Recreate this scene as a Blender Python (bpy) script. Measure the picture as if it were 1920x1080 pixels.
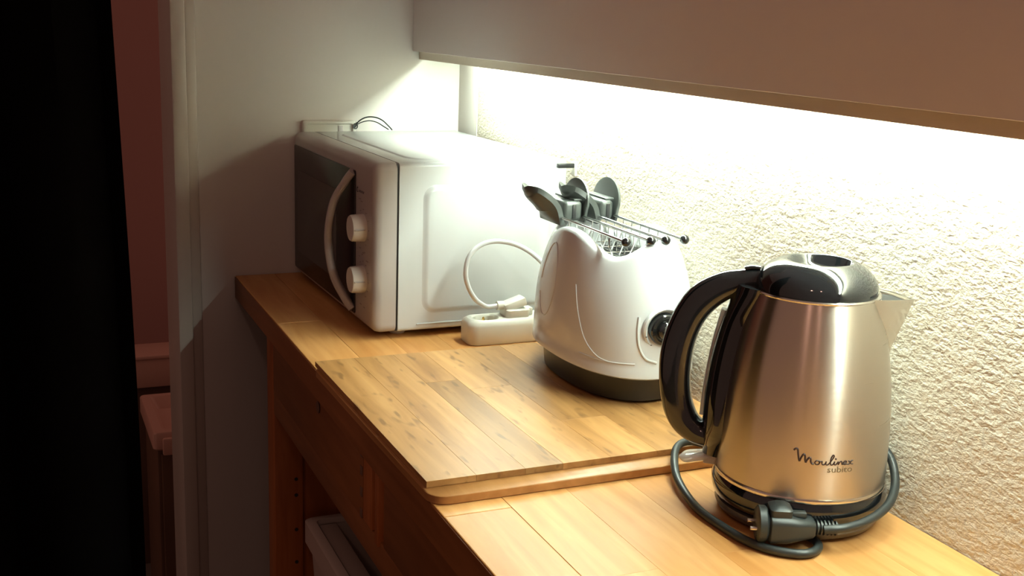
import bpy, bmesh, math, random
from math import sin, cos, pi, radians, sqrt
from mathutils import Vector, Matrix
random.seed(7)
S = bpy.context.scene
COL = S.collection
for o in list(bpy.data.objects): bpy.data.objects.remove(o)

# ------------------------------------------------------------------ camera
cam = bpy.data.cameras.new('camera'); camo = bpy.data.objects.new('camera', cam); COL.objects.link(camo)
cam.sensor_width = 36; cam.lens = 2180 / 1920 * 36; cam.clip_start = .02
R3 = Matrix(((0.9188, 0.057, -0.3906), (-0.3933, 0.2188, -0.8930), (0.0346, 0.9741, 0.2234)))
camo.matrix_world = Matrix.Translation((-0.359, 0, 1.36)) @ R3.to_4x4()
S.camera = camo
# ------------------------------------------------------------------ world and exposure
w = bpy.data.worlds.new('world'); S.world = w; w.use_nodes = True
w.node_tree.nodes['Background'].inputs[0].default_value = (1.0, .56, .43, 1)
w.node_tree.nodes['Background'].inputs[1].default_value = .23
S.view_settings.view_transform = 'Standard'; S.view_settings.look = 'None'
S.view_settings.exposure = 0; S.view_settings.gamma = 1; S.view_settings.use_curve_mapping = False
TUBE_W = 160.0
def lamp(name, loc, power, col, size, rot=None, kind='POINT'):
    l = bpy.data.lights.new(name, kind); l.energy = power; l.color = col
    if kind == 'POINT': l.shadow_soft_size = size
    else: l.shape = 'RECTANGLE'; l.size, l.size_y = size
    o = bpy.data.objects.new(name, l); o.location = loc; COL.objects.link(o)
    if rot: o.rotation_euler = rot
    return o
lamp('ceiling_bulb', (-1.1, -.5, 2.3), 6, (1, .56, .43), .05)
lamp('ceiling_bulb', (-.6, -.9, 2.3), 4.5, (1, .58, .46), .05)
# the fluorescent tube under the wall cupboard: a real lamp in the light fitting
TX, TZ, TY0, TY1 = .384, 1.320, .32, 1.93

# ------------------------------------------------------------------ materials
def nt(name):
    m = bpy.data.materials.new(name); m.use_nodes = True
    t = m.node_tree; return m, t, t.nodes['Principled BSDF']
def plain(name, col, rough=.5, metal=0, spec=.5, noise=0, nscale=40, bump=0, coat=0, trans=0):
    m, t, b = nt(name)
    b.inputs['Base Color'].default_value = (*col, 1); b.inputs['Roughness'].default_value = rough
    b.inputs['Metallic'].default_value = metal; b.inputs['Specular IOR Level'].default_value = spec
    b.inputs['Coat Weight'].default_value = coat; b.inputs['Transmission Weight'].default_value = trans
    if noise or bump:
        tc = t.nodes.new('ShaderNodeTexCoord'); n = t.nodes.new('ShaderNodeTexNoise'); n.inputs['Scale'].default_value = nscale
        n.inputs['Detail'].default_value = 4
        t.links.new(tc.outputs['Object'], n.inputs['Vector'])
        if noise:
            mx = t.nodes.new('ShaderNodeMix'); mx.data_type = 'RGBA'
            mx.inputs[6].default_value = (*[c * (1 - noise) for c in col], 1); mx.inputs[7].default_value = (*[min(1, c * (1 + noise)) for c in col], 1)
            t.links.new(n.outputs['Fac'], mx.inputs[0]); t.links.new(mx.outputs[2], b.inputs['Base Color'])
        if bump:
            bp = t.nodes.new('ShaderNodeBump'); bp.inputs['Strength'].default_value = 1; bp.inputs['Distance'].default_value = bump
            t.links.new(n.outputs['Fac'], bp.inputs['Height']); t.links.new(bp.outputs[0], b.inputs['Normal'])
    return m
def wood(name, c_dark, c_mid, c_light, rough=.38, axis=1, vary=.25, fleck=.5):
    m, t, b = nt(name)
    N = t.nodes.new; L = t.links.new
    tc = N('ShaderNodeTexCoord'); oi = N('ShaderNodeObjectInfo')
    mul = N('ShaderNodeVectorMath'); mul.operation = 'SCALE'; mul.inputs[0].default_value = (3.1, 7.7, 5.3)
    L(oi.outputs['Random'], mul.inputs['Scale'])
    add = N('ShaderNodeVectorMath'); add.operation = 'ADD'; L(tc.outputs['Object'], add.inputs[0]); L(mul.outputs[0], add.inputs[1])
    mp = N('ShaderNodeMapping'); sc = [60, 60, 60]; sc[axis] = 5; mp.inputs['Scale'].default_value = sc; L(add.outputs[0], mp.inputs['Vector'])
    n1 = N('ShaderNodeTexNoise'); n1.inputs['Scale'].default_value = 1; n1.inputs['Detail'].default_value = 5; n1.inputs['Distortion'].default_value = .6
    L(mp.outputs[0], n1.inputs['Vector'])
    mp2 = N('ShaderNodeMapping'); sc = [9, 9, 9]; sc[axis] = 2.5; mp2.inputs['Scale'].default_value = sc; L(add.outputs[0], mp2.inputs['Vector'])
    n2 = N('ShaderNodeTexNoise'); n2.inputs['Scale'].default_value = 1; n2.inputs['Detail'].default_value = 3; L(mp2.outputs[0], n2.inputs['Vector'])
    ad = N('ShaderNodeMath'); ad.operation = 'MULTIPLY_ADD'; L(n1.outputs['Fac'], ad.inputs[0]); ad.inputs[1].default_value = .5
    m2 = N('ShaderNodeMath'); m2.operation = 'MULTIPLY'; L(n2.outputs['Fac'], m2.inputs[0]); m2.inputs[1].default_value = .5; L(m2.outputs[0], ad.inputs[2])
    r = N('ShaderNodeValToRGB'); e = r.color_ramp.elements
    e[0].position = .36; e[0].color = (*c_dark, 1); e[1].position = .62; e[1].color = (*c_light, 1)
    k = e.new(.49); k.color = (*c_mid, 1)
    L(ad.outputs[0], r.inputs[0])
    # short dark flecks along the grain
    mp3 = N('ShaderNodeMapping'); sc = [105, 105, 105]; sc[axis] = 26; mp3.inputs['Scale'].default_value = sc; L(add.outputs[0], mp3.inputs['Vector'])
    n3 = N('ShaderNodeTexNoise'); n3.inputs['Scale'].default_value = 1; n3.inputs['Detail'].default_value = 1; L(mp3.outputs[0], n3.inputs['Vector'])
    fr = N('ShaderNodeMapRange'); fr.inputs[1].default_value = .62; fr.inputs[2].default_value = .75; fr.inputs[4].default_value = fleck; L(n3.outputs['Fac'], fr.inputs[0])
    mx = N('ShaderNodeMix'); mx.data_type = 'RGBA'; L(fr.outputs[0], mx.inputs[0]); L(r.outputs[0], mx.inputs[6]); mx.inputs[7].default_value = (*[c * .62 for c in c_dark], 1)
    hs = N('ShaderNodeHueSaturation'); L(mx.outputs[2], hs.inputs['Color'])
    mr = N('ShaderNodeMapRange'); mr.inputs[3].default_value = 1 - vary; mr.inputs[4].default_value = 1 + vary * .6; L(oi.outputs['Random'], mr.inputs[0]); L(mr.outputs[0], hs.inputs['Value'])
    L(hs.outputs[0], b.inputs['Base Color'])
    b.inputs['Roughness'].default_value = rough; b.inputs['Specular IOR Level'].default_value = .28
    bp = N('ShaderNodeBump'); bp.inputs['Distance'].default_value = .0002; bp.inputs['Strength'].default_value = .6; L(n1.outputs['Fac'], bp.inputs['Height']); L(bp.outputs[0], b.inputs['Normal'])
    return m
def wallmat():
    m, t, b = nt('textured_plaster'); N = t.nodes.new; L = t.links.new
    b.inputs['Base Color'].default_value = (.60, .545, .455, 1); b.inputs['Roughness'].default_value = .75
    tc = N('ShaderNodeTexCoord')
    mp = N('ShaderNodeMapping'); mp.inputs['Scale'].default_value = (1, .62, 1); L(tc.outputs['Object'], mp.inputs['Vector'])
    n1 = N('ShaderNodeTexNoise'); n1.inputs['Scale'].default_value = 270; n1.inputs['Detail'].default_value = 3; n1.inputs['Roughness'].default_value = .55; n1.inputs['Distortion'].default_value = .3
    n2 = N('ShaderNodeTexNoise'); n2.inputs['Scale'].default_value = 110; n2.inputs['Detail'].default_value = 3
    L(mp.outputs[0], n1.inputs['Vector']); L(mp.outputs[0], n2.inputs['Vector'])
    ad = N('ShaderNodeMath'); ad.operation = 'ADD'; L(n1.outputs['Fac'], ad.inputs[0]); L(n2.outputs['Fac'], ad.inputs[1])
    bp = N('ShaderNodeBump'); bp.inputs['Strength'].default_value = 1; bp.inputs['Distance'].default_value = .0019; L(ad.outputs[0], bp.inputs['Height'])
    L(bp.outputs[0], b.inputs['Normal']); return m
def steelmat():
    m, t, b = nt('brushed_steel'); N = t.nodes.new; L = t.links.new
    b.inputs['Metallic'].default_value = 1; b.inputs['Base Color'].default_value = (.56, .505, .44, 1)
    b.inputs['Anisotropic'].default_value = .92; b.inputs['Anisotropic Rotation'].default_value = .25
    tg = N('ShaderNodeTangent'); tg.direction_type = 'RADIAL'; tg.axis = 'Z'; L(tg.outputs[0], b.inputs['Tangent'])
    tc = N('ShaderNodeTexCoord'); mp = N('ShaderNodeMapping'); mp.inputs['Scale'].default_value = (8, 8, 900); L(tc.outputs['Object'], mp.inputs['Vector'])
    n = N('ShaderNodeTexNoise'); n.inputs['Scale'].default_value = 1; n.inputs['Detail'].default_value = 2; L(mp.outputs[0], n.inputs['Vector'])
    mr = N('ShaderNodeMapRange'); mr.inputs[3].default_value = .25; mr.inputs[4].default_value = .36; L(n.outputs['Fac'], mr.inputs[0]); L(mr.outputs[0], b.inputs['Roughness'])
    return m
M_ = {}
M_['worktop'] = wood('light_beech', (.47, .20, .055), (.55, .26, .082), (.64, .33, .12), .42, vary=.07, fleck=.12)
M_['board'] = wood('cutting_board_wood', (.27, .125, .040), (.38, .19, .064), (.49, .265, .10), .42, vary=.3, fleck=.75)
M_['boardlow'] = wood('lower_board_wood', (.32, .14, .042), (.39, .18, .058), (.45, .22, .075), .36, vary=.02, fleck=.15)
M_['carcass'] = wood('orange_pine', (.25, .068, .016), (.32, .095, .023), (.38, .125, .034), .45, axis=2, vary=.06, fleck=.2)
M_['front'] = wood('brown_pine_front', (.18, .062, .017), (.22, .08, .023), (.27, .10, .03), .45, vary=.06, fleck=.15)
M_['plaster'] = wallmat()
M_['smooth'] = plain('smooth_white_paint', (.68, .645, .60), .55, noise=.03, nscale=6)
M_['jamb'] = plain('cream_gloss_paint', (.52, .47, .42), .35, noise=.04, nscale=8)
M_['cab'] = plain('off_white_laminate', (.70, .62, .585), .45, noise=.03, nscale=5)
M_['stripm'] = plain('beige_edge_strip', (.60, .51, .40), .5, noise=.06, nscale=30)
M_['white'] = plain('white_enamel', (.52, .535, .54), .22, coat=.2)
M_['whitep'] = plain('white_plastic', (.62, .635, .64), .18, coat=.3)
M_['fascia'] = plain('fascia_plastic', (.38, .345, .33), .3)
M_['knob'] = plain('knob_plastic', (.60, .565, .51), .3)
M_['cream'] = plain('cream_plastic', (.66, .645, .57), .4)
M_['dark'] = plain('black_plastic', (.012, .012, .013), .35)
M_['gloss'] = plain('gloss_black_plastic', (.008, .009, .010), .07, coat=.5)
M_['grey'] = plain('dark_grey_plastic', (.050, .057, .053), .38)
M_['greyplug'] = plain('charcoal_rubber', (.020, .025, .025), .42)
M_['basegrey'] = plain('grey_brown_plastic', (.10, .085, .07), .3)
M_['chrome'] = plain('chrome', (.75, .75, .74), .14, metal=1)
M_['steelp'] = plain('polished_steel', (.70, .66, .60), .2, metal=1)
M_['steel'] = steelmat()
M_['brass'] = plain('brass', (.75, .55, .2), .25, metal=1)
M_['glass'] = plain('dark_door_glass', (.020, .014, .014), .28, spec=.35)
M_['mesh'] = plain('brown_window_screen', (.045, .038, .034), .3)
M_['ink'] = plain('dark_ink', (.03, .012, .01), .5)
M_['inkg'] = plain('grey_ink', (.16, .12, .07), .5)
M_['mark'] = plain('grey_print', (.22, .17, .17), .5)
M_['clear'] = plain('clear_plastic', (.88, .86, .82), .10, trans=.5)
M_['gauge'] = plain('smoky_gauge_plastic', (.55, .56, .55), .15, trans=.4)
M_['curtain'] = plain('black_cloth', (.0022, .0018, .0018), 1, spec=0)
M_['pinkwall'] = plain('rosy_wall_paint', (.42, .20, .17), .7, noise=.03, nscale=4)
M_['rosy'] = plain('rosy_white_plastic', (.60, .34, .27), .4)
M_['chest'] = plain('brown_chest_board', (.13, .065, .038), .55, noise=.25, nscale=9)
M_['tile'] = plain('floor_tile', (.16, .12, .10), .5, noise=.15, nscale=7)
M_['bin'] = plain('grey_white_plastic', (.50, .42, .37), .4)
M_['element'] = plain('heater_mica', (.05, .055, .045), .4)
m, t, b = nt('lit_tube'); b.inputs['Base Color'].default_value = (1, 1, 1, 1)
b.inputs['Emission Color'].default_value = (.84, 1.0, .87, 1); b.inputs['Emission Strength'].default_value = TUBE_W; M_['tube'] = m

# ------------------------------------------------------------------ helpers
def obj(name, bm, mat, parent=None, smooth=True, ang=40):
    me = bpy.data.meshes.new(name); bmesh.ops.recalc_face_normals(bm, faces=bm.faces); bm.to_mesh(me); bm.free()
    if smooth:
        me.polygons.foreach_set('use_smooth', [True] * len(me.polygons))
        me.set_sharp_from_angle(angle=radians(ang))
    me.materials.append(M_[mat] if isinstance(mat, str) else mat)
    o = bpy.data.objects.new(name, me); COL.objects.link(o)
    if parent: o.parent = parent
    return o
def tag(o, label, cat=None, group=None, kind=None):
    o['label'] = label
    if cat: o['category'] = cat
    if group: o['group'] = group
    if kind: o['kind'] = kind
    return o
def thing(name, label, cat, loc=(0, 0, 0), rz=0, group=None):
    o = bpy.data.objects.new(name, None); o.empty_display_size = .02; COL.objects.link(o)
    o.location = loc; o.rotation_euler = (0, 0, rz); return tag(o, label, cat, group)
def structure(name, bm, mat, label=None, parent=None):
    o = obj(name, bm, mat, parent)
    if not parent: o['kind'] = 'structure'
    if label: o['label'] = label
    return o
def box(x0, x1, y0, y1, z0, z1, bev=0, seg=2, bm=None):
    b = bmesh.new()
    bmesh.ops.create_cube(b, size=1)
    for v in b.verts:
        v.co = Vector((x0 + (v.co.x + .5) * (x1 - x0), y0 + (v.co.y + .5) * (y1 - y0), z0 + (v.co.z + .5) * (z1 - z0)))
    if bev: bmesh.ops.bevel(b, geom=list(b.edges), offset=bev, segments=seg, profile=.5, affect='EDGES')
    return merge(bm, b)
def merge(bm, b):
    if bm is None: return b
    vs = [bm.verts.new(v.co) for v in b.verts]; b.verts.index_update()
    for f in b.faces: bm.faces.new([vs[v.index] for v in f.verts])
    b.free(); return bm
def loft(rings, cap0=True, cap1=True, closed=True, bm=None):
    b = bmesh.new(); R = [[b.verts.new(p) for p in r] for r in rings]; n = len(R[0])
    for a, c in zip(R, R[1:]):
        for i in range(n if closed else n - 1):
            b.faces.new((a[i], a[(i + 1) % n], c[(i + 1) % n], c[i]))
    if cap0: b.faces.new(list(reversed(R[0])))
    if cap1: b.faces.new(R[-1])
    return merge(bm, b)
def lathe(prof, seg=64, c=(0, 0, 0), cap0=True, cap1=True, bm=None):
    return loft([[(c[0] + r * cos(2 * pi * i / seg), c[1] + r * sin(2 * pi * i / seg), c[2] + z) for i in range(seg)] for r, z in prof], cap0, cap1, bm=bm)
def crom(P, n=8):
    P = [Vector(p) for p in P]; Q = [2 * P[0] - P[1]] + P + [2 * P[-1] - P[-2]]; out = []
    for i in range(1, len(Q) - 2):
        a, b, c, d = Q[i - 1:i + 3]
        for k in range(n):
            t = k / n
            out.append(.5 * ((2 * b) + (c - a) * t + (2 * a - 5 * b + 4 * c - d) * t * t + (3 * b - a - 3 * c + d) * t ** 3))
    out.append(P[-1]); return out
def sweep(pts, prof, up=(0, 0, 1), bm=None, scale=None):
    """sweep a closed 2D profile (list of (side, up)) along pts with a frame kept close to `up`"""
    up = Vector(up); rings = []
    for i, p in enumerate(pts):
        t = (pts[min(i + 1, len(pts) - 1)] - pts[max(i - 1, 0)]).normalized()
        s = t.cross(up); s = s.normalized() if s.length > 1e-5 else Vector((1, 0, 0)); u = s.cross(t).normalized()
        k = scale(i / (len(pts) - 1)) if scale else (1, 1)
        rings.append([p + s * a * k[0] + u * c * k[1] for a, c in prof])
    return loft(rings, bm=bm)
def tube(pts, r, seg=10, n=8, smooth=True, bm=None, scale=None):
    pts = crom(pts, n) if smooth else [Vector(p) for p in pts]
    # parallel transport frame
    rings = []; t0 = (pts[1] - pts[0]).normalized(); u = t0.orthogonal().normalized()
    for i, p in enumerate(pts):
        t = (pts[min(i + 1, len(pts) - 1)] - pts[max(i - 1, 0)]).normalized()
        u = (u - t * u.dot(t)).normalized(); s = t.cross(u)
        k = r * (scale(i / (len(pts) - 1)) if scale else 1)
        rings.append([p + (u * cos(2 * pi * j / seg) + s * sin(2 * pi * j / seg)) * k for j in range(seg)])
    return loft(rings, bm=bm)
def ell(a, b, n=20, p=2.0):
    sg = lambda v: (1 if v > 0 else -1) * abs(v) ** (2 / p)
    return [(a * sg(cos(2 * pi * i / n)), b * sg(sin(2 * pi * i / n))) for i in range(n)]
def rrect(x0, x1, y0, y1, r, n=5):
    out = []
    for cx, cy, a0 in ((x1 - r, y1 - r, 0), (x0 + r, y1 - r, 90), (x0 + r, y0 + r, 180), (x1 - r, y0 + r, 270)):
        for i in range(n + 1):
            a = radians(a0 + 90 * i / n); out.append((cx + r * cos(a), cy + r * sin(a)))
    return out
def sphere(c, r, bm=None, seg=16, sc=(1, 1, 1)):
    b = bmesh.new(); bmesh.ops.create_uvsphere(b, u_segments=seg, v_segments=seg // 2, radius=r)
    for v in b.verts: v.co = Vector((c[0] + v.co.x * sc[0], c[1] + v.co.y * sc[1], c[2] + v.co.z * sc[2]))
    return merge(bm, b)
def plate(outline, off, th, axis):
    """extrude a 2D outline: axis x -> outline in (y,z); y -> (x,z); z -> (x,y)"""
    f = {'x': lambda a, b, d: (d, a, b), 'y': lambda a, b, d: (a, d, b), 'z': lambda a, b, d: (a, b, d)}[axis]
    return loft([[f(a, b, off) for a, b in outline], [f(a, b, off + th) for a, b in outline]])

# ------------------------------------------------------------------ the setting
Z = .90; WX = .421; WY = 2.06
structure('floor', box(-2.6, .6, -1.8, 3.6, -.04, 0), 'tile')
structure('wall_right', box(WX, WX + .12, .0, WY + .08, 0, 2.5), 'plaster', 'rough textured off-white plaster wall')
structure('wall_back', box(-.082, WX, WY, WY + .08, 0, 2.5), 'smooth', 'smooth white end wall')
structure('trim_1', box(WX - .0014, WX - .0002, 1.965, WY - .0005, Z + .002, 1.7, .001), 'smooth', 'smooth strip in the wall corner')
jb = box(-.108, -.084, 1.995, 2.15, 0, 2.5, .003)
structure('door_1', jb, 'jamb', 'cream door jamb edge')
structure('trim_2', box(-.0838, -.062, 2.035, 2.0595, 0, 2.5, .004), 'jamb', 'cream trim strip beside the jamb')
structure('wall_left', box(-2.4, .9, 3.35, 3.45, 0, 2.5), 'pinkwall', 'rosy wall of the room beyond the doorway')
structure('trim_3', box(-1.2, .6, 3.325, 3.3495, .32, .39, .004), 'rosy', 'ledge along the rosy wall')

# wall cupboard over the worktop
cb = thing('wall_cupboard', 'shallow off-white wall cupboard above the lit wall', 'cupboard', (.33, 1.2, 1.301))
def rel(o, root): o.location = -Vector(root.location); return o
rel(obj('front_panel', box(.327, .339, .15, WY - .002, 1.301, 2.2, .0012), 'cab', cb), cb)
rel(obj('body', box(.3395, WX - .001, .15, WY - .002, 1.36, 2.2), 'cab', cb), cb)
rel(obj('light_shield', box(.3395, .349, .15, WY - .002, 1.2865, 1.3595, .001), 'stripm', cb), cb)
lf = thing('tube_lamp', 'lit fluorescent tube hidden under the wall cupboard', 'lamp', (TX, 1.19, 1.34))
rel(obj('lamp_housing', box(TX - .018, TX + .018, TY0 - .04, TY1 + .04, TZ + .012, 1.3595, .002), 'whitep', lf), lf)
rel(obj('tube', tube([(TX, TY0, TZ), (TX, TY1, TZ)], .008, 16, smooth=False), 'tube', lf), lf)
for y in (TY0 - .012, TY1): rel(obj('lamp_holder', box(TX - .012, TX + .012, y, y + .012, TZ - .012, TZ + .013, .002), 'whitep', lf), lf)

# ------------------------------------------------------------------ worktop of glued staves
wt = thing('worktop', 'light beech worktop of glued staves along the textured wall', 'worktop', (.21, 1.2, Z))
NR = 6; wd = WX / NR; TH = .040
for r in range(NR):
    y = .12 + (r * .37 % .6) - .4; x0 = r * wd
    while y < 2.055:
        ln = random.uniform(.55, .85); y1 = min(y + ln, 2.056); 
        if 2.056 - y1 < .12: y1 = 2.056
        if y1 > .14:
            ya = max(y, .1)
            x1 = x0 + wd - .00006 if r < NR - 1 else WX - .001
            b = box(x0, x1, ya, y1 - .00008, Z - TH, Z, .00018, 1)
            if r == 0: 
                b.free(); b = box(x0, x1, ya, y1 - .00015, Z - TH, Z, .0012, 2)
            o = obj('stave', b, 'worktop', wt, smooth=False)
            c = Vector(((x0 + x1) / 2, (ya + y1) / 2, Z)); o.data.transform(Matrix.Translation(-c)); o.location = c - Vector(wt.location)
        y = y1
        if y >= 2.056: break

o = obj('edge_shade_strip', box(-.0012, -.0001, .1, 2.056, Z - TH, Z - .0016, .0003, 1), 'front', wt); o.location = -Vector(wt.location); o['label'] = 'added dark strip for the shade on the front edge'  # added strip: the front edge's shade is put into its darker wood colour
# ------------------------------------------------------------------ base cupboard below
bc = thing('base_cupboard', 'orange pine base cupboard with drawer fronts under the worktop', 'cupboard', (.2, 1.2, 0))
def bp(name, b, mat, label=None):
    o = rel(obj(name, b, mat, bc), bc)
    if label: o['label'] = label
    return o
leg = box(.02, .068, 1.832, 1.886, .0, Z - TH - .001, .002)
L1 = bp('leg', leg, 'carcass')
for z in (.592, .563, .50, .44):
    o = obj('pin_hole', tube([(.056, 1.8322, z), (.056, 1.8312, z)], .0032, 12, smooth=False), 'dark', L1)
bp('side_panel', box(.0685, WX - .004, 1.85, 1.868, 0, Z - TH - .001), 'carcass')
bp('back_panel', box(.40, .41, .3, 1.849, 0, Z - TH - .001), 'front')
bp('shelf', box(.024, .399, .3, 1.849, .335, .355, .001), 'carcass')
d = bp('drawer_front', box(.018, .036, 1.300, 1.826, .752, Z - TH - .004, .0015), 'front')
hole = lathe([(.0065, 0), (.0085, .0012), (.0085, .002)], 20); hole.transform(Matrix.Rotation(-pi / 2, 4, 'Y')); hole.transform(Matrix.Translation((.0182, 1.52, .826)))
o = obj('finger_hole', hole, 'chest', d)
bp('drawer_front', box(.018, .036, .62, 1.212, .752, Z - TH - .004, .0015), 'front')
bp('drawer_divider', box(.0185, .05, 1.262, 1.2985, .752, Z - TH - .004, .001), 'carcass')
bp('drawer_divider', box(.0225, .05, 1.214, 1.228, .752, Z - TH - .004, .001), 'carcass')
bp('drawer_divider', box(.0165, .05, 1.2295, 1.243, .745, Z - TH - .004, .001), 'carcass')
for z in (.758, .786, .814, .838):
    bp('joint_finger', box(.0172, .0186, 1.3005, 1.309, z - .006, z + .006, .0005), 'chest')
bp('drawer_runner_rail', box(.0195, .045, .3, 1.831, .712, .7515, .002), 'front')
bp('drawer_bottom', box(.046, .399, .3, 1.849, .748, .7515), 'front')
bp('leg', box(.02, .068, .42, .48, 0, .711, .002), 'carcass')
# bin inside the cupboard
bn = thing('storage_bin', 'long pale plastic bin with folded rim inside the base cupboard', 'bin', (.2, 1.3, .356))
x0, x1, y0, y1, zt = .066, .135, .70, 1.822, .525
def ring(a, z): return [(p[0], p[1], z) for p in rrect(x0 + a, x1 + .13 - a, y0 + a, y1 - a, .012, 4)]
b = loft([ring(.016, .3565), ring(.009, zt - .045), ring(.009, zt - .004), ring(.0115, zt - .006), ring(.018, .362)])
rel(obj('tub', b, 'bin', bn), bn)
b = loft([ring(.0085, zt - .036), ring(0, zt - .040), ring(0, zt - .003), ring(.004, zt), ring(.016, zt), ring(.0165, zt - .010), ring(.0085, zt - .012)], False, False)
rel(obj('rim', b, 'bin', bn), bn)
ins = box(x0 + .021, x0 + .052, y0 + .03, y1 - .02, .40, zt - .008, .003)
rel(obj('inner_tray', ins, 'bin', bn), bn)

# ------------------------------------------------------------------ two stacked boards
brot = .012
lb = thing('lower_board', 'lower thin wooden board with rounded corner, under the cutting board', 'board', (.0, .986, Z + .0004), brot)
tl = .0092
out = rrect(-.004, .398, 0, .456, .02, 6)
def slab(out, z0, z1, e=.0008):
    cx = sum(p[0] for p in out) / len(out); cy = sum(p[1] for p in out) / len(out)
    sh = lambda e: [(p[0] + (cx - p[0]) / abs(cx - p[0] + 1e-9) * e if abs(cx - p[0]) > 1e-6 else p[0], p[1] + (cy - p[1]) / abs(cy - p[1] + 1e-9) * e if abs(cy - p[1]) > 1e-6 else p[1]) for p in out]
    R = [(sh(e), z0), (out, z0 + e), (out, z1 - e), (sh(e), z1)]
    return loft([[(a, b, z) for a, b in r] for r, z in R])
obj('panel', slab(out, 0, tl), 'boardlow', lb)
ub = thing('cutting_board', 'worn wooden cutting board of wide strips under the toaster', 'board', (.0, 1.011, Z + .0100), brot)
xs = [-.001, .052, .106, .149, .205, .262, .318, .372, .397]
tu = .0068
for i, (a, c) in enumerate(zip(xs, xs[1:])):
    cuts = [0, .431]
    if i == 2: cuts = [0, .30, .431]
    if i == 3: cuts = [0, .26, .431]
    if i == 4: cuts = [0, .12, .431]
    for y0, y1 in zip(cuts, cuts[1:]):
        bmx = box(a, c - .0001, y0, y1 - .0001, 0, tu, .00018, 1)
        o = obj('strip', bmx, 'board', ub, smooth=False)
        cc = Vector(((a + c) / 2, (y0 + y1) / 2, 0)); o.data.transform(Matrix.Translation(-cc)); o.location = cc
BT = Z + .0100 + tu

# ------------------------------------------------------------------ microwave (local: x = depth, y = width)
mw = thing('microwave_oven', 'white microwave oven with dark glass door and two dials', 'microwave', (.1115, 1.572, Z), .021)
W = .463; D = .303; z0 = .010; H = .259
# fascia (rounded block) with front faces
def rring(x, e):   # rounded rectangle in the y-z plane
    return [(x, a, b) for a, b in rrect(e, W - e, z0 + e, H - e, .012, 5)]
fas = loft([rring(.034, 0), rring(.013, 0), rring(.006, .0015), rring(.0018, .005), rring(0, .011)])
obj('fascia', fas, 'fascia', mw)
obj('seam', box(.0342, .0372, .0025, W - .0025, z0 + .0025, H - .0025), 'dark', mw)
def cr(x, e, r=.006): return [(x, a, b) for a, b in rrect(e, W - e, z0 + e, H - e, r, 4)]
cas = obj('casing', loft([cr(.0374, .0005), cr(D, .0005)]), 'white', mw)
# raised panels on side and top
def frus(fn, a0, a1, b0, b1, r, slope, h):
    R = []
    for k in range(6):
        t = k / 5; s = t * t * (3 - 2 * t)
        R.append([fn(a, b, s * h) for a, b in rrect(a0 + slope * t, a1 - slope * t, b0 + slope * t, b1 - slope * t, max(r - slope * t, .004), 6)])
    return loft(R, False, True)
obj('side_relief', frus(lambda a, b, h: (a, .0008 - h, b), .072, .285, .034, .228, .022, .011, .0035), 'white', mw, ang=60)
obj('top_relief', frus(lambda a, b, h: (a, b, H - .0012 + h), .062, .288, .02, .43, .05, .008, .0022), 'white', mw, ang=60)
obj('side_fold', box(.066, D - .002, -.0012, .001, .0195, .0215, .0006), 'white', mw)
# door: glass, window screen, handle
obj('door_glass', loft([[(x, a, b) for a, b in rrect(.088 + e, W - .012 - e, .020 + e, .2375 - e, .004, 3)] for x, e in ((.002, 0), (-.0012, 0), (-.0018, .0006))]), 'glass', mw)
obj('window_screen', loft([[(x, a, b) for a, b in rrect(.185, W - .034, .052, .196, .006, 3)] for x in (-.0010, -.0022)]), 'mesh', mw)
hp = [(-.003, .094, .236), (-.012, .104, .219), (-.026, .118, .185), (-.032, .124, .132), (-.026, .118, .078), (-.012, .104, .043), (-.003, .094, .026)]
hb = sweep(crom(hp, 8), ell(.0060, .0118, 16, 3), up=(.45, 1, 0), scale=lambda t: (1, 1 - .35 * abs(2 * t - 1) ** 3))
obj('handle', hb, 'fascia', mw)
for zc in (.1585, .0815):
    kb = lathe([(.0205, 0), (.0205, .003), (.0195, .0195), (.0182, .0215), (.001, .0215)], 40)
    kb.transform(Matrix.Rotation(-pi / 2, 4, 'Y')); kb.transform(Matrix.Translation((.0015, .0515, zc)))
    k = obj('dial', kb, 'knob', mw)
    obj('dial_pointer', box(-.0185, -.003, .0305, .0325, zc - .001, zc + .001, .0003), 'fascia', k)
# printed marks
pm = bmesh.new()
def dash(y, z, l, h=.0012, a=0):
    b = box(-.00035, .0003, -l / 2, l / 2, -h / 2, h / 2); b.transform(Matrix.Rotation(a, 4, 'X')); b.transform(Matrix.Translation((0, y, z))); merge(pm, b)
for i in range(11):
    a = radians(-60 + 30 * i)
    for zc in (.1585, .0815):
        r = .027; dash(.0515 + r * cos(a), zc + r * sin(a), .0035 if i % 3 else .005, .0012, 0)
for y, z, l in ((.068, .199, .009), (.060, .196, .008), (.066, .126, .007), (.05, .121, .009), (.044, .123, .008), (.032, .112, .010), (.055, .118, .006), (.062, .0415, .008), (.045, .040, .008), (.07, .113, .004)): dash(y, z, l)
obj('dial_marks', pm, 'mark', mw, smooth=False)
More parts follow.
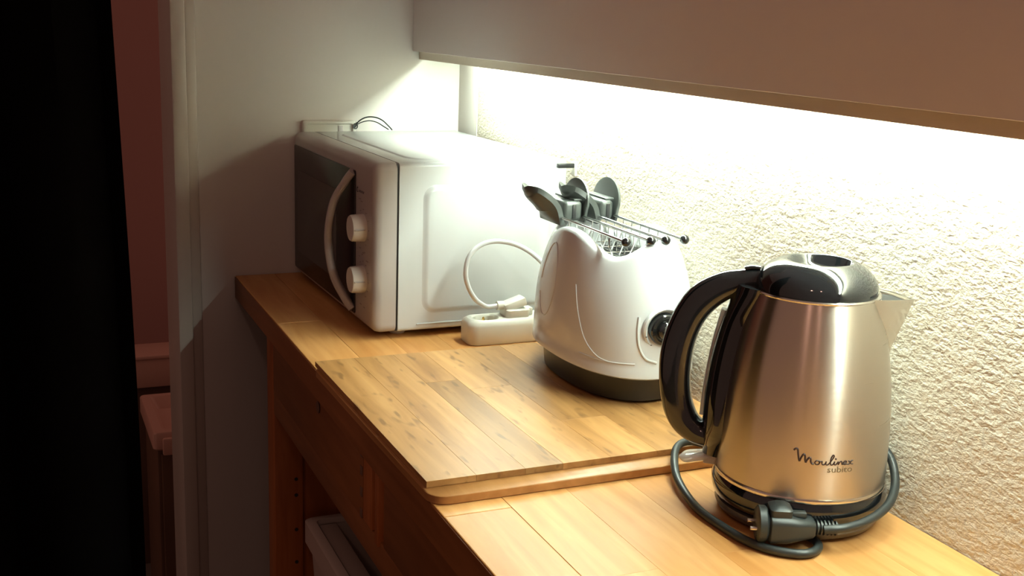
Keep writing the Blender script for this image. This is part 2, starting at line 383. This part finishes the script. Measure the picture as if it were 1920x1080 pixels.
# maker's mark: a large C and a short row of small letters, too soft in the photograph to read
lm = bmesh.new()
cpts = [(-.0006, .0785 + .0028 * cos(radians(a)), .2112 + .0036 * sin(radians(a))) for a in range(-130, 131, 20)]
tube(cpts, .00045, 6, 2, bm=lm)
for i in range(6):
    y = .0735 - i * .0046
    merge(lm, box(-.0005, .0002, y - .0009, y - .0004, .2085, .2118)); merge(lm, box(-.0005, .0002, y - .0026, y - .0009, (.2085, .2113)[i % 2], (.2090, .2118)[i % 2]))
obj('maker_mark', lm, 'ink', mw, smooth=False)
sc = lathe([(.0036, 0), (.0036, .0008), (.0022, .0022), (.0005, .0026)], 20); sc.transform(Matrix.Rotation(pi / 2, 4, 'X')); sc.transform(Matrix.Translation((.158, 0, .0155)))
obj('screw', sc, 'chrome', mw)
for x, y in ((.05, .04), (.26, .04), (.05, .42), (.26, .42)):
    obj('foot', lathe([(.011, 0), (.013, .003), (.013, .0105)], 24, (x, y, 0)), 'cream', mw)

# ------------------------------------------------------------------ wall socket and its wire
so = thing('wall_socket', 'cream surface socket box on the end wall above the microwave', 'socket', (.17, WY, 1.15))
def sring(y, e, r=.004): return [(a, y, b) for a, b in rrect(-.048 + e, .048 - e, -.05 + e, .026 - e, r, 4)]
obj('housing', loft([sring(0, 0), sring(-.010, 0), sring(-.012, .002), sring(-.012, .005), sring(-.009, .007), sring(-.009, .009)]), 'cream', so)
obj('rocker', box(.016, .026, -.0105, -.0085, -.02, .017, .001), 'fascia', so)
wv = thing('thin_wire', 'thin grey wire looping from the socket box over the microwave', 'wire', (.218, 2.045, 1.162))
tube_pts = [(.2168, 2.046, 1.1655), (.222, 2.04, 1.1760), (.2325, 2.03, 1.1835), (.245, 2.02, 1.1845), (.256, 2.01, 1.180), (.2655, 2.0, 1.170), (.270, 1.995, 1.1640)]
bm = tube(tube_pts, .0012, 8)
b2 = [(.2168, 2.046, 1.1665), (.226, 2.045, 1.1725), (.24, 2.04, 1.1765), (.252, 2.03, 1.1745), (.262, 2.02, 1.168), (.268, 2.01, 1.1635)]
tube(b2, .0010, 8, bm=bm)
rel(obj('strand', bm, 'greyplug', wv), wv)
bm = bmesh.new()
for k in range(3): tube([(.2168 + .005 * cos(a * pi / 4) * .8, 2.045, 1.1665 + .0045 * sin(a * pi / 4 + k) + k * .001) for a in range(9)], .0011, 6, 3, bm=bm)
rel(obj('knot', bm, 'greyplug', wv), wv)

# ------------------------------------------------------------------ power strip, plug and white cable
ps = thing('power_strip', 'white socket strip with rounded end between microwave and board', 'power strip', (.236, 1.503, Z + .0005))
L_, Dp, Hh = .168, .05, .036
def pring(z, e): return [(a, b, z) for a, b in rrect(e, L_ - e, e, Dp - e, .014, 6)]
def pr2(z, e): return [(a, b, z) for a, b in rrect(.012 + e, .052 - e, .007 + e, Dp - .007 - e, .016, 6)]
body = loft([pring(0, .0015), pring(.003, 0), pring(Hh - .009, 0), pring(Hh - .003, .002), pring(Hh, .006)], True, False)
# top with a well: bridge outer ring to inner well ring
n = len(pring(0, 0)); A = pring(Hh, .006); B = pr2(Hh, 0); 
loft([A, B, pr2(Hh - .002, .0015), pr2(Hh - .012, .002)], False, True, bm=body)
obj('housing', body, 'cream', ps)
for x, y, r in ((.033, .016, .0022), (.033, .034, .0022)): 
    o = obj('contact', bmesh.new() if False else lathe([(r, Hh - .0125), (r, Hh - .004), (r * .4, Hh - .002)], 12, (x, y, 0)), 'brass', ps)
pl = thing('white_plug', 'white angled plug with a looping white cable, in the socket strip', 'plug', (.312, 1.528, Z + Hh))
pb = loft([[(a, b, z) for a, b in rrect(-.016 + e, .022 - e, -.017 + e, .017 - e, .007, 4)] for z, e in ((.0002, .001), (.003, 0), (.011, 0), (.0125, .0015))])
obj('plug_body', pb, 'cream', pl)
hd = box(-.019, .016, -.012, .012, -.006, .007, .003); hd.transform(Matrix.Rotation(radians(-18), 4, 'Y')); hd.transform(Matrix.Translation((.002, 0, .018)))
obj('plug_head', hd, 'cream', pl)
obj('plug_collar', tube([(-.026, 0, .0165), (-.016, 0, .0165)], .0066, 16, smooth=False), 'cream', pl)
gb = box(.016, .029, -.008, .008, .001, .012, .0015); obj('plug_wing', gb, 'cream', pl)
cab = [(.289, 1.528, .9525), (.2740, 1.528, .9516), (.2640, 1.526, .9550), (.2500, 1.525, .9660), (.2390, 1.525, .9850), (.2345, 1.525, 1.0060), (.2395, 1.525, 1.0290), (.2570, 1.525, 1.0450), (.2820, 1.522, 1.0500), (.3110, 1.51, 1.0440), (.3340, 1.49, 1.0270), (.352, 1.475, 1.000), (.362, 1.46, .965), (.366, 1.45, .935)]
cab = [(x - .312, y - 1.528, z - Z - Hh) for x, y, z in cab]
obj('cable', tube(cab, .0036, 12, 8), 'whitep', pl)

# ------------------------------------------------------------------ toaster
TC = Vector((.3365, 1.272, BT + .0002))
to = thing('toaster', 'white rounded two-slot toaster with a black dial on the cutting board', 'toaster', TC)
zb = .037
def Htop(th): return .1755 + .021 * cos(2 * th) ** 2
def hw(t): return .081 - .018 * t ** 3
def hl(t): return .138 - .025 * t ** 3
def sup(th, a, b, p=2.35):
    sg = lambda v: (1 if v >= 0 else -1) * abs(v) ** (2 / p)
    return (a * sg(cos(th)), b * sg(sin(th)))
def TS(th, t, off=0):
    x, y = sup(th, hw(t) + off, hl(t) + off); return Vector((x, y, zb + (Htop(th) - zb) * t))
NT = 96; rings = []
th_ = [2 * pi * i / NT for i in range(NT)]
def rg(f): return [f(th) for th in th_]
def inset(th, t, e, dz):
    x, y = sup(th, hw(t) - e, hl(t) - e); return (x, y, Htop(th) + dz)
rings.append(rg(lambda th: (*sup(th, hw(0) - .012, hl(0) - .012), zb + .002)))
rings.append(rg(lambda th: (*sup(th, hw(0) - .002, hl(0) - .002), zb - .001)))
rings.append(rg(lambda th: (*sup(th, hw(0) + .0009, hl(0) + .0009), zb + .001)))
rings.append(rg(lambda th: (*sup(th, hw(0) + .0005, hl(0) + .0005), zb + .011)))
rings.append(rg(lambda th: (*sup(th, hw(.09), hl(.09)), zb + .0125)))
for k in range(1, 15):
    t = .09 + .87 * k / 14; rings.append(rg(lambda th: TS(th, t)))
rings.append(rg(lambda th: inset(th, .99, .0005, -.0022)))
rings.append(rg(lambda th: inset(th, 1, .0025, -.0006)))
rings.append(rg(lambda th: inset(th, 1, .006, 0)))
rings.append(rg(lambda th: inset(th, 1, .010, -.0008)))
rings.append(rg(lambda th: inset(th, 1, .0125, -.0035)))
rings.append(rg(lambda th: (*sup(th, hw(1) - .013, hl(1) - .013), .150)))
obj('shell', loft(rings, True, True), 'whitep', to, ang=50)
b = loft([rg(lambda th: (*sup(th, .060, .108), .0)), rg(lambda th: (*sup(th, .067, .116), .004)), rg(lambda th: (*sup(th, .070, .122), .040)), rg(lambda th: (*sup(th, .071, .123), .0445))])
obj('base', b, 'dark', to)
# top deck with two slots of wires
dk = obj('slot_deck', box(-.038, .038, -.092, .092, .1505, .1545, .001), 'element', to)
for x in (-.017, .026): obj('slot', box(x - .0095, x + .0095, -.082, .082, .1546, .1553), 'dark', to)
for i in range(5):
    y = -.07 + i * .035
    obj('guard_wire', tube([(-.034, y, .155), (-.0335, y, .163), (.0335, y, .163), (.034, y, .155)], .0009, 6, smooth=False), 'chrome', to)
obj('element_frame', box(-.0385, -.0355, -.088, .088, .1546, .170, .0008), 'chrome', to)
obj('element_frame', box(.0355, .0385, -.088, .088, .1546, .170, .0008), 'chrome', to)
# raised lines on the shell (theta, t)
def line(pts, r=.0008):
    P = [TS(a, t, .0001) for a, t in [tuple(v) for v in [(p.x, p.y) for p in crom([(a, t, 0) for a, t in pts], 10)]]]
    return tube(P, r, 8, smooth=False)
obj('raised_line', line([(3.42, .64), (3.50, .44), (3.62, .26), (3.80, .155), (3.97, .125)]), 'whitep', to)
obj('raised_line', line([(3.55, .125), (3.8, .125), (4.1, .125), (4.33, .125)]), 'whitep', to)
el_c = (2.95, .57)
obj('raised_line', line([(el_c[0] + .17 * cos(a), el_c[1] + .30 * sin(a)) for a in [k * pi / 8 for k in range(-7, 9)]]), 'whitep', to)
obj('raised_line', line([(4.36, .50), (4.35, .38), (4.38, .26), (4.47, .17), (4.62, .13)], .0016), 'whitep', to)
# dial on the near end
def dial_at(x, z, parts):
    t = (z - zb) / (.185 - zb); y = -hl(t) * (1 - abs(x / hw(t)) ** 2.35) ** (1 / 2.35); return y
kx, kz = -.003, .0985; ky = dial_at(kx, kz, 0)
MD = Matrix.Translation((kx, ky + .001, kz)) @ Matrix.Rotation(radians(97), 4, 'X')
b = lathe([(.0262, -.003), (.0262, .0010), (.0245, .0028), (.0222, .0016), (.0207, -.0005), (.0207, -.003)], 48, cap0=False, cap1=False); b.transform(MD)
obj('dial_surround', b, 'whitep', to)
b = lathe([(.0195, -.002), (.0195, .0055), (.0182, .0078), (.0150, .0085), (.0137, .0068), (.0118, .0065), (.0105, .012), (.0087, .0135), (.001, .0140)], 48); b.transform(MD)
dl = obj('dial', b, 'gloss', to)
b = box(-.002, .002, .002, .0105, .0145, .0162, .0006); b.transform(MD); obj('dial_pointer', b, 'gloss', dl)
for a in (200, 232):
    b = lathe([(.0011, 0), (.0011, .0008)], 10); p = MD @ Vector((.0245 * cos(radians(a)), .0245 * sin(radians(a)), .0026)); b.transform(Matrix.Translation(p)); obj('dial_mark', b, 'dark', to)
# lever at the far end
obj('lever', box(-.030, -.008, .143, .158, .052, .064, .003), 'dark', to)

# ------------------------------------------------------------------ sandwich cages in the slots
def cage(xa, xb, label):
    xc = (xa + xb) / 2
    c = thing('sandwich_cage', label, 'toasting cage', (xc, 1.335, Z + .18), 0, None)
    zr = .0355; ya, yb = -.172, .002
    for x in (xa - xc, xb - xc):
        bm = tube([(x, yb, zr), (x, ya, zr)], .0019, 10, smooth=False)
        rd = obj('rod', bm, 'chrome', c)
        obj('rod_ball', sphere((x, ya - .002, zr), .0058), 'gloss', rd)
        wr = bmesh.new(); 
        xi = x * .62
        for k in range(6):
            y = -.134 + k * .022; tube([(x, y, zr), (x, y, .024), (xi, y, .008), (xi, y, -.0025)], .0009, 6, smooth=False, bm=wr)
        tube([(xi, -.134, -.0025), (xi, -.024, -.0025)], .0011, 6, smooth=False, bm=wr)
        obj('wire_side', wr, 'chrome', c)
    h = (xb - xa) / 2
    blk = box(-h + .003, h - .003, -.001, .056, .030, .056, .006, 4); obj('hinge_block', blk, 'grey', c)
    obj('hinge_slot', box(-.0015, .0035, -.0022, -.0009, .033, .052, .0004), 'dark', c)
    # right grip: an upright rounded plate along the rods
    out = [(.0, .028), (.060, .028), (.068, .045)] + [(.034 + .037 * cos(radians(a)), .052 + .030 * sin(radians(a))) for a in range(0, 181, 12)] + [(-.002, .045)]
    out = [(a - .002, b) for a, b in out]
    R = []
    for dx, e in ((0, .002), (.001, 0), (.0035, 0), (.0045, .002)):
        R.append([(h - .002 + dx + .10 * (b - .03), a + (.034 - a) / .034 * e * .5, b - (e if b > .05 else 0)) for a, b in out])
    obj('grip', loft(R), 'grey', c)
    obj('grip_ledge', box(h - .014, h - .0006, .004, .062, .0555, .0585, .001), 'grey', c)
    # left grip: a curved blade that sweeps outwards
    prof = [(-h + .001, .026), (-h - .001, .036), (-h - .005, .048), (-h - .012, .057), (-h - .022, .065), (-h - .032, .071), (-h - .041, .072)]
    P = crom([(a, 0, b) for a, b in prof], 9); n = len(P); R = []
    for i, p in enumerate(P):
        s = i / (n - 1); t = (P[min(i + 1, n - 1)] - P[max(i - 1, 0)]).normalized(); nn = Vector((-t.z, 0, t.x))
        hwid = .031 if s < .4 else .031 * sqrt(max(.0006, 1 - ((s - .4) / .6) ** 2.4)); yc = .029
        th = .0034 * min(1, hwid / .010)
        ring = []
        for k in range(9): 
            y = -1 + 2 * k / 8; cup = .013 * (1 - y * y) * min(1, s * 3) * hwid / .031
            ring.append((p + nn * (-th + cup) + Vector((0, yc + y * hwid, 0))))
        for k in range(8, -1, -1):
            y = -1 + 2 * k / 8; cup = .013 * (1 - y * y) * min(1, s * 3) * hwid / .031
            ring.append((p + nn * (th + cup) + Vector((0, yc + y * hwid, 0))))
        R.append(ring)
    obj('grip', loft(R), 'grey', c)
    return c
cage(.291, .324, 'left toasting cage with dark grey grips, in the slot nearer the room')
cage(.344, .3695, 'right toasting cage with dark grey grips, in the slot nearer the wall')

# hook on the textured wall
hk = thing('wall_hook', 'small black hook on the textured wall behind the toaster grips', 'hook', (WX, 1.562, 1.153))
obj('peg', box(-.030, .001, -.004, .004, -.004, .003, .0012), 'dark', hk)
obj('peg_plate', box(-.0035, .001, -.0065, .0065, -.016, .006, .001), 'cream', hk)

# ------------------------------------------------------------------ kettle
K = Vector((.334, .868, Z)); HA = radians(141.4)      # azimuth of the handle
kr = thing('electric_kettle', 'brushed steel kettle with black handle and lid by the wall', 'kettle', K + Vector((0, 0, .0146)))
KZ = .0146
def kz(b): b.transform(Matrix.Translation((0, 0, -KZ))); return b
prof = [(.0800, .040), (.0806, .047), (.0808, .060), (.0806, .086), (.0786, .118), (.0757, .149), (.0718, .172), (.0662, .197), (.0620, .212), (.0592, .2225)]
# smooth the profile
pp = [(.0808 - .0216 * max(0, (z - .055) / .1675) ** 2.4 - .0008 * max(0, (.050 - z) / .010) ** 2, z) for z in [.040 + .1825 * k / 60 for k in range(61)]]
def rad(z):
    for (r0, a), (r1, b) in zip(pp, pp[1:]):
        if a <= z <= b: return r0 + (r1 - r0) * (z - a) / (b - a)
    return pp[-1][0] if z > pp[-1][1] else pp[0][0]
obj('body', kz(lathe(pp, 200, cap0=True, cap1=True)), 'steel', kr)
obj('body_rim', kz(lathe([(.0588, .221), (.0600, .2215), (.0604, .2228), (.0596, .224), (.0575, .2242), (.0575, .221)], 96, cap0=False, cap1=False)), 'steelp', kr)
obj('bottom_rim', kz(lathe([(.079, .0395), (.0816, .0400), (.0822, .0420), (.0814, .0440), (.079, .0445)], 96)), 'steelp', kr)
obj('foot_ring', kz(lathe([(.066, .0146), (.076, .0150), (.0815, .019), (.0835, .026), (.0835, .034), (.081, .0395), (.078, .040)], 96)), 'gloss', kr)
# lid: dome with an oval finger recess
seg = 96; R = []
lp = [(.0570, .2235), (.0572, .2270), (.0560, .2330), (.0520, .2400), (.0455, .2460), (.0380, .2500), (.0335, .2518), (.0315, .2520), (.0300, .2508), (.0285, .2450), (.0240, .2400), (.012, .2385), (.001, .238)]
HX, HY = cos(HA), sin(HA)
for i, (r, z) in enumerate(lp):
    e = max(0, (.045 - r)) / .045; off = .002 * min(1, e * 2.5)
    R.append([((r * cos(2 * pi * k / seg) * (1)) - HX * off, r * sin(2 * pi * k / seg) * (1) - HY * off, z) for k in range(seg)])
obj('lid', kz(loft(R)), 'gloss', kr, ang=60)
# frame for handle work: a = outwards along handle, s = sideways
def hf(a, s, z): return Vector((HX * a - HY * s, HY * a + HX * s, z - KZ))
outer = [(.0300, .2500), (.046, .2425), (.0656, .2382), (.0905, .2318), (.115, .2164), (.1315, .1907), (.1414, .1571), (.1425, .1239), (.1367, .0912), (.1251, .0702), (.1067, .0585), (.080, .0540)]
inner = [(.0300, .2300), (.0489, .2190), (.0687, .2128), (.0881, .1993), (.1021, .1802), (.1097, .1551), (.1115, .1275), (.1088, .1030), (.1020, .0860), (.0955, .0800), (.0900, .0770), (.072, .0740)]
def dens(P): return [(p.x, p.y) for p in crom([(a, z, 0) for a, z in P], 8)]
O, I = dens(outer), dens(inner); R = []
for i, (o_, i_) in enumerate(zip(O, I)):
    s = i / (len(O) - 1); hwid = .0150 - .002 * sin(pi * s)
    c = ((o_[0] + i_[0]) / 2, (o_[1] + i_[1]) / 2); h = ((o_[0] - i_[0]) / 2, (o_[1] - i_[1]) / 2)
    R.append([hf(c[0] + h[0] * b, a * hwid, c[1] + h[1] * b) for a, b in ell(1, 1, 28, 2.7)])
hd = obj('handle', kz(bmesh.new()) if False else loft(R), 'gloss', kr)
# handle backing: strip hugging the body under the handle
R = []
for k in range(25):
    z = .050 + (.2245 - .050) * k / 24; r = rad(z); wA = .40 if z < .19 else .40 + (z - .19) * 6
    if z < .075: wA *= .55 + .45 * (z - .05) / .025
    th = .013 + .004 * sin(pi * (z - .05) / .175)
    ring = []
    for j in range(13):
        a = -wA + 2 * wA * j / 12; q = 1 - abs(j - 6) / 6; e = th * (1 - (1 - q) ** 2.6) + .0008
        ring.append(Vector(((r + e) * cos(HA + a), (r + e) * sin(HA + a), z - KZ)))
    for j in range(12, -1, -1):
        a = -wA + 2 * wA * j / 12; ring.append(Vector(((r - .004) * cos(HA + a), (r - .004) * sin(HA + a), z - KZ)))
    R.append(ring)
obj('handle_backing', loft(R), 'gloss', kr, ang=60)
g = [hf(rad(z) + .0165, 0, z) for z in [.088 + .108 * k / 12 for k in range(13)]]
obj('water_gauge', sweep(g, ell(.0060, .0032, 16, 3), up=hf(1, 0, KZ)), 'gauge', kr)
sm = sweep([hf(.0655, 0, .2260), hf(.0665, 0, .2260)], ell(.0156, .0128, 24, 2.7)) if False else None
obj('lid_button', sweep(crom([hf(.052, 0, .2408), hf(.060, 0, .2408), hf(.0665, 0, .2390)], 4), ell(.0105, .0022, 20, 3)), 'gloss', kr)
# clear switch tab below the handle
sp = [hf(.079, 0, .0465), hf(.090, 0, .0455), hf(.104, 0, .0425), (hf(.117, 0, .0395))]
sw = sweep(crom(sp, 6), ell(.0125, .0045, 20, 2.6), scale=lambda t: (.62 + .5 * t if t < .75 else max(.15, 1 - ((t - .75) / .27) ** 2.2), 1 if t < .8 else max(.25, 1 - ((t - .8) / .22) ** 2)))
obj('power_switch', sw, 'clear', kr)
obj('switch_mount', sweep([hf(.076, 0, .044), hf(.092, 0, .0445)], ell(.0095, .0062, 16, 4)), 'fascia', kr)
# spout: folded steel V opposite the handle
def sf(a, s, z): return hf(-a, s, z)
bm = bmesh.new()
zt = .2225
L0 = [sf(.0500, -.0300, zt + .0015), sf(.0720, -.0190, zt + .001), sf(.0890, 0, zt - .0005), sf(.0720, .0190, zt + .001), sf(.0500, .0300, zt + .0015)]
L1 = [sf(.0570, -.0225, .200), sf(.0715, -.0130, .1985), sf(.0810, 0, .1975), sf(.0715, .0130, .1985), sf(.0570, .0225, .200)]
L2 = [sf(.0650, -.0075, .1780), sf(.0705, -.0040, .1772), sf(.0738, 0, .1765), sf(.0705, .0040, .1772), sf(.0650, .0075, .1780)]
L3 = [sf(.0685, -.001, .1640), sf(.0700, -.0006, .1640), sf(.0712, 0, .1640), sf(.0700, .0006, .1640), sf(.0685, .001, .1640)]
def thick(Ls, th=.0009):
    ax = sf(.05, 0, 0); R = []
    for L in Ls:
        c = (L[0] + L[-1]) / 2
        inn = [p + (c - p).normalized() * th if (c - p).length > th * 2 else p + (c - p) * .5 for p in reversed(L)]
        R.append(L + inn)
    return loft(R)
obj('spout', thick([L0, L1, L2, L3]), 'steelp', kr, ang=25)
fil = loft([[sf(.0560, -.0240, zt - .0025), sf(.0700, -.0170, zt - .0025), sf(.0850, 0, zt - .0035), sf(.0700, .0170, zt - .0025), sf(.0560, .0240, zt - .0025)],
            [sf(.0555, -.0235, zt - .005), sf(.0695, -.0165, zt - .005), sf(.0840, 0, zt - .006), sf(.0695, .0165, zt - .005), sf(.0555, .0235, zt - .005)]])
obj('spout_filter', fil, 'dark', kr)

# lettering wrapped on the steel
VA = radians(-128.6)      # azimuth that faces the camera
def wrap(s, z, off=.0004):
    """s = signed arc length to the right of the camera-facing line"""
    r = rad(z); a = VA + s / r; return Vector(((r + off) * cos(a), (r + off) * sin(a), z - KZ))
strokes = [  # units: x along baseline, y up; 'Moulinex' in a joined script
 [(0, 9.5), (1.2, 11), (2.6, 10.6), (3.2, 7), (4.0, 2.5), (4.6, 1)], [(4.6, 1), (5.6, 4.5), (7, 7.4), (8, 6.4), (8.3, 3), (8.9, .8)], [(8.9, .8), (9.8, 3.4), (11.2, 5.4), (12.2, 4.6), (12.3, 2.2), (13.2, .6), (14.6, .5)],
 [(17.8, 3.6), (16.2, 3.6), (15.2, 2), (16, .4), (17.6, .3), (18.6, 1.9), (17.8, 3.6), (19.2, 3.0), (20.4, 3.4)],
 [(20.4, 3.4), (20.2, 1.2), (21.2, .2), (22.6, 1.2), (23.2, 3.4)], [(23.2, 3.4), (23.1, 1), (24, .1), (25.2, 1.2)],
 [(25.2, 1.2), (27.2, 4.6), (28.6, 8), (27.8, 9), (26.6, 6.6), (26.2, 3), (26.8, .3), (28.2, .7), (29.3, 3.3)],
 [(29.3, 3.3), (29.2, 1), (30, .2), (31.2, 1.6), (32, 3.2)], [(32, 3.2), (32.2, .3)], [(32.2, .3), (33.2, 2.6), (34.4, 3.3), (34.9, 2), (35.1, .5), (36.2, .6)],
 [(35.9, 1.3), (38.0, 2.0), (38.2, 3.3), (36.9, 3.4), (36.0, 1.6), (36.9, .2), (39.0, .7)], [(39.6, 3.3), (40.7, 3.1), (42.3, .5), (43.9, .3)], [(43.6, 3.5), (42.4, 3.2), (40.6, .5), (39.2, .3)]]
lt = bmesh.new()
sx, sy = .0555 / 43.6, .00105
for si, st in enumerate(strokes):
    P = [(p.x, p.y) for p in crom([(a, b, 0) for a, b in st], 6)]
    Pw = [wrap(-.0058 + a * sx, 0.0785 + b * sy * (1.0 if a > 14 else 1.05) + max(0, 14 - a) * .00010, .0002) for a, b in P]
    tube(Pw, .00058 if si > 2 else .00095, 6, smooth=False, bm=lt)
sphere(wrap(-.0058 + 30.0 * sx, 0.0785 + 5.6 * sy), .0009, lt, 8)
tag(obj('lettering', lt, 'ink', kr), 'dark script lettering reading Moulinex')
fc = bpy.data.curves.new('subito', 'FONT'); fc.body = 'subito'; fc.size = .0098; fc.align_x = 'RIGHT'; fc.resolution_u = 3
fo = bpy.data.objects.new('tmp', fc); COL.objects.link(fo); dg = bpy.context.evaluated_depsgraph_get(); dg.update()
me = bpy.data.meshes.new_from_object(fo.evaluated_get(dg)); b = bmesh.new(); b.from_mesh(me)
bpy.data.objects.remove(fo); bpy.data.meshes.remove(me); bpy.data.curves.remove(fc)
for v in b.verts: v.co = wrap(.0500 + v.co.x * 1.02, 0.0690 + .0025 + v.co.y * .85, .0003)
ex = bmesh.ops.extrude_face_region(b, geom=list(b.faces)); 
for v in [g for g in ex['geom'] if isinstance(g, bmesh.types.BMVert)]:
    d = Vector((v.co.x, v.co.y, 0)).normalized(); v.co -= d * .0006
tag(obj('lettering', b, 'inkg', kr, smooth=False), 'small thin lettering reading subito')

# kettle power base with its cord and plug
kb = thing('kettle_base', 'round kettle power base with black cord and plug', 'kettle base', K)
obj('disc', lathe([(.060, 0), (.0700, .0005), (.0765, .004), (.0790, .009), (.0780, .0130), (.066, .0142)], 96), 'basegrey', kb)
def kk(p): return (p[0] - K.x, p[1] - K.y, p[2] - K.z)
cord = [(.298, .776, .921), (.312, .772, .925), (.330, .771, .929), (.352, .776, .934), (.378, .788, .941), (.3985, .806, .948), (.4065, .822, .955), (.4075, .832, .963), (.4030, .826, .972)]
def ringpt(az, r, z): return (K.x + r * cos(radians(az)), K.y + r * sin(radians(az)), Z + z)
cord = [(.298, .780, .922), ringpt(-104, .0965, .0235), ringpt(-92, .0945, .025), ringpt(-78, .0925, .028), ringpt(-62, .0915, .033), ringpt(-48, .0905, .040), ringpt(-38, .0895, .048), ringpt(-30, .0870, .058), ringpt(-22, .0825, .066)]
obj('cord', tube([kk(p) for p in cord], .0042, 12), 'greyplug', kb)
cord2 = [ringpt(60, .083, .006), ringpt(95, .100, .0055), (.330, 1.020, .9120), (.3010, 1.032, .9145), (.2820, 1.018, .9105), (.2640, .990, .9085), (.2440, .945, .9055), (.2365, .8946, .9050), (.2360, .849, .9050), (.2400, .8130, .9050), (.2530, .7880, .9050), (.2740, .7740, .9050), (.2930, .7790, .9053), (.3000, .7960, .9060), (.292, .812, .9065)]
cord2 = [(x, y, max(z, Z + .0046)) if y < .98 else (x, y, max(z, Z + .0146)) for x, y, z in cord2]
cord2 = [ringpt(75, .0835, .0080), (.338, .985, .9110), (.322, 1.004, .9180), (.3045, 1.0130, .9225), (.2860, 1.010, .9225), (.2680, .990, .9180), (.2490, .950, .9100)] + [c for c in cord2 if c[1] < .93 and c[0] < .31]
obj('cord', tube([kk(p) for p in cord2], .0042, 12), 'greyplug', kb)
# plug lies in front; its axis runs left-right along the base
ax = Vector((.78, -.625, 0)); ay = Vector((.625, .78, 0)); az = Vector((0, 0, 1)); O3 = Vector((.2720, .7985, Z + .0215)) - K
ax = Vector((.90, -.43, 0)).normalized(); ay = Vector((-ax.y, ax.x, 0))
MP = Matrix(((ax.x, ay.x, 0, O3.x), (ax.y, ay.y, 0, O3.y), (ax.z, ay.z, 1, O3.z), (0, 0, 0, 1)))
def mp_(b): b.transform(MP); return b
pg = obj('plug', mp_(loft([[(x, a, c) for a, c in rrect(-w_, w_, -h_, h_, min(w_, h_) * .55, 5)] for x, w_, h_ in ((-.020, .0130, .0100), (-.017, .0165, .0130), (-.002, .0165, .0130), (.008, .0145, .0105), (.022, .0100, .0080), (.024, .0080, .0065))])), 'greyplug', kb)
obj('plug_face', mp_(loft([[(x, r * cos(2 * pi * k / 32), r * sin(2 * pi * k / 32) + .001) for k in range(32)] for x, r in ((-.0285, .0150), (-.027, .0170), (-.021, .0170), (-.019, .015))])), 'greyplug', pg)
obj('plug_fin', mp_(box(-.010, .016, -.0045, .0045, .009, .0150, .002)), 'greyplug', pg)
obj('plug_grip', mp_(loft([[(x, a, z) for x, a in rrect(-.018, .002, -.0120, .0120, .004, 4)] for z in (.008, .0185)] + [[(x, a, .022) for x, a in rrect(-.013, -.003, -.007, .007, .003, 4)]])), 'greyplug', pg)
for s in (-.0085, .0085): obj('pin', mp_(tube([(-.028, s, 0), (-.035, s, 0)], .0021, 12, smooth=False)), 'steelp', pg)
for k in range(6):
    x = .0255 + k * .0034
    obj('relief_ring', mp_(loft([[(xx, r * cos(2 * pi * j / 20), r * sin(2 * pi * j / 20)) for j in range(20)] for xx, r in ((x, .0060), (x + .0004, .0068), (x + .0016, .0068), (x + .002, .0060))])), 'greyplug', pg)
obj('relief_core', mp_(tube([(.022, 0, 0), (.046, 0, 0)], .0048, 14, smooth=False)), 'greyplug', pg)

# ------------------------------------------------------------------ dark curtain and the room beyond the doorway
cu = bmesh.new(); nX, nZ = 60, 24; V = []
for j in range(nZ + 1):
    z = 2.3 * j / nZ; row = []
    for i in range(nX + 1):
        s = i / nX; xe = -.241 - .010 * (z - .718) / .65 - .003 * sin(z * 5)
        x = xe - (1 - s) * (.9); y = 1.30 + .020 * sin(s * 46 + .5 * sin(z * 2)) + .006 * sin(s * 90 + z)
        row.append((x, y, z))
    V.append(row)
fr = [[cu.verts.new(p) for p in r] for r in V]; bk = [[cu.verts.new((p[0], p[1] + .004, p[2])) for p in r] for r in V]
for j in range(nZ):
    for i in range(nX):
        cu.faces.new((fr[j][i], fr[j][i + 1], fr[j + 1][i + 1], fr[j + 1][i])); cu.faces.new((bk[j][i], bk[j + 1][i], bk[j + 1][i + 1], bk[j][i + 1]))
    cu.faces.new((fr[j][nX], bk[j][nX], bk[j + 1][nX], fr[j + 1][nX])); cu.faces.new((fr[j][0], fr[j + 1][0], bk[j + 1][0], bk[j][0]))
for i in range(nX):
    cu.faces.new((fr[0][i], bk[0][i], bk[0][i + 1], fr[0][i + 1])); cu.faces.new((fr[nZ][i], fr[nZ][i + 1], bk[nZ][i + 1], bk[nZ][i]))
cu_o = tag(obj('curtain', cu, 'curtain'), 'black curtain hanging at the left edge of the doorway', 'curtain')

ch = thing('low_chest', 'low brown chest with a pale recessed tray top beyond the doorway', 'chest', (0, 2.52, 0))
def chp(name, b, mat): return rel(obj(name, b, mat, ch), ch)
chp('body', box(-.108, .5, 2.41, 2.64, 0, .4595, .004), 'chest')
tr = bmesh.new()
def crg(e, z): return [(a, b, z) for a, b in rrect(-.118 + e, .5 - e, 2.383 + e, 2.65 - e, .010, 4)]
loft([crg(.004, .460), crg(0, .464), crg(0, .497), crg(.002, .500), crg(.020, .500), crg(.034, .474)], True, True, bm=tr)
chp('tray_top', tr, 'rosy')
chp('front_lip', box(-.100, .3, 2.372, 2.3825, .452, .490, .004), 'rosy')
chp('door_leaf', box(-.100, .49, 2.400, 2.4095, .02, .445, .002), 'chest')
bx = thing('pale_box', 'pale topped brown box standing behind the low chest beyond the doorway', 'box', (0, 2.9, 0))
rel(obj('carcass', box(-.3, .5, 2.82, 2.98, 0, .467, .003), 'chest', bx), bx)
rel(obj('top_box', box(-.3, .5, 2.80, 2.90, .4675, .538, .003), 'rosy', bx), bx)
rel(obj('lid', box(-.305, .505, 2.795, 2.91, .5385, .5485, .003), 'rosy', bx), bx)
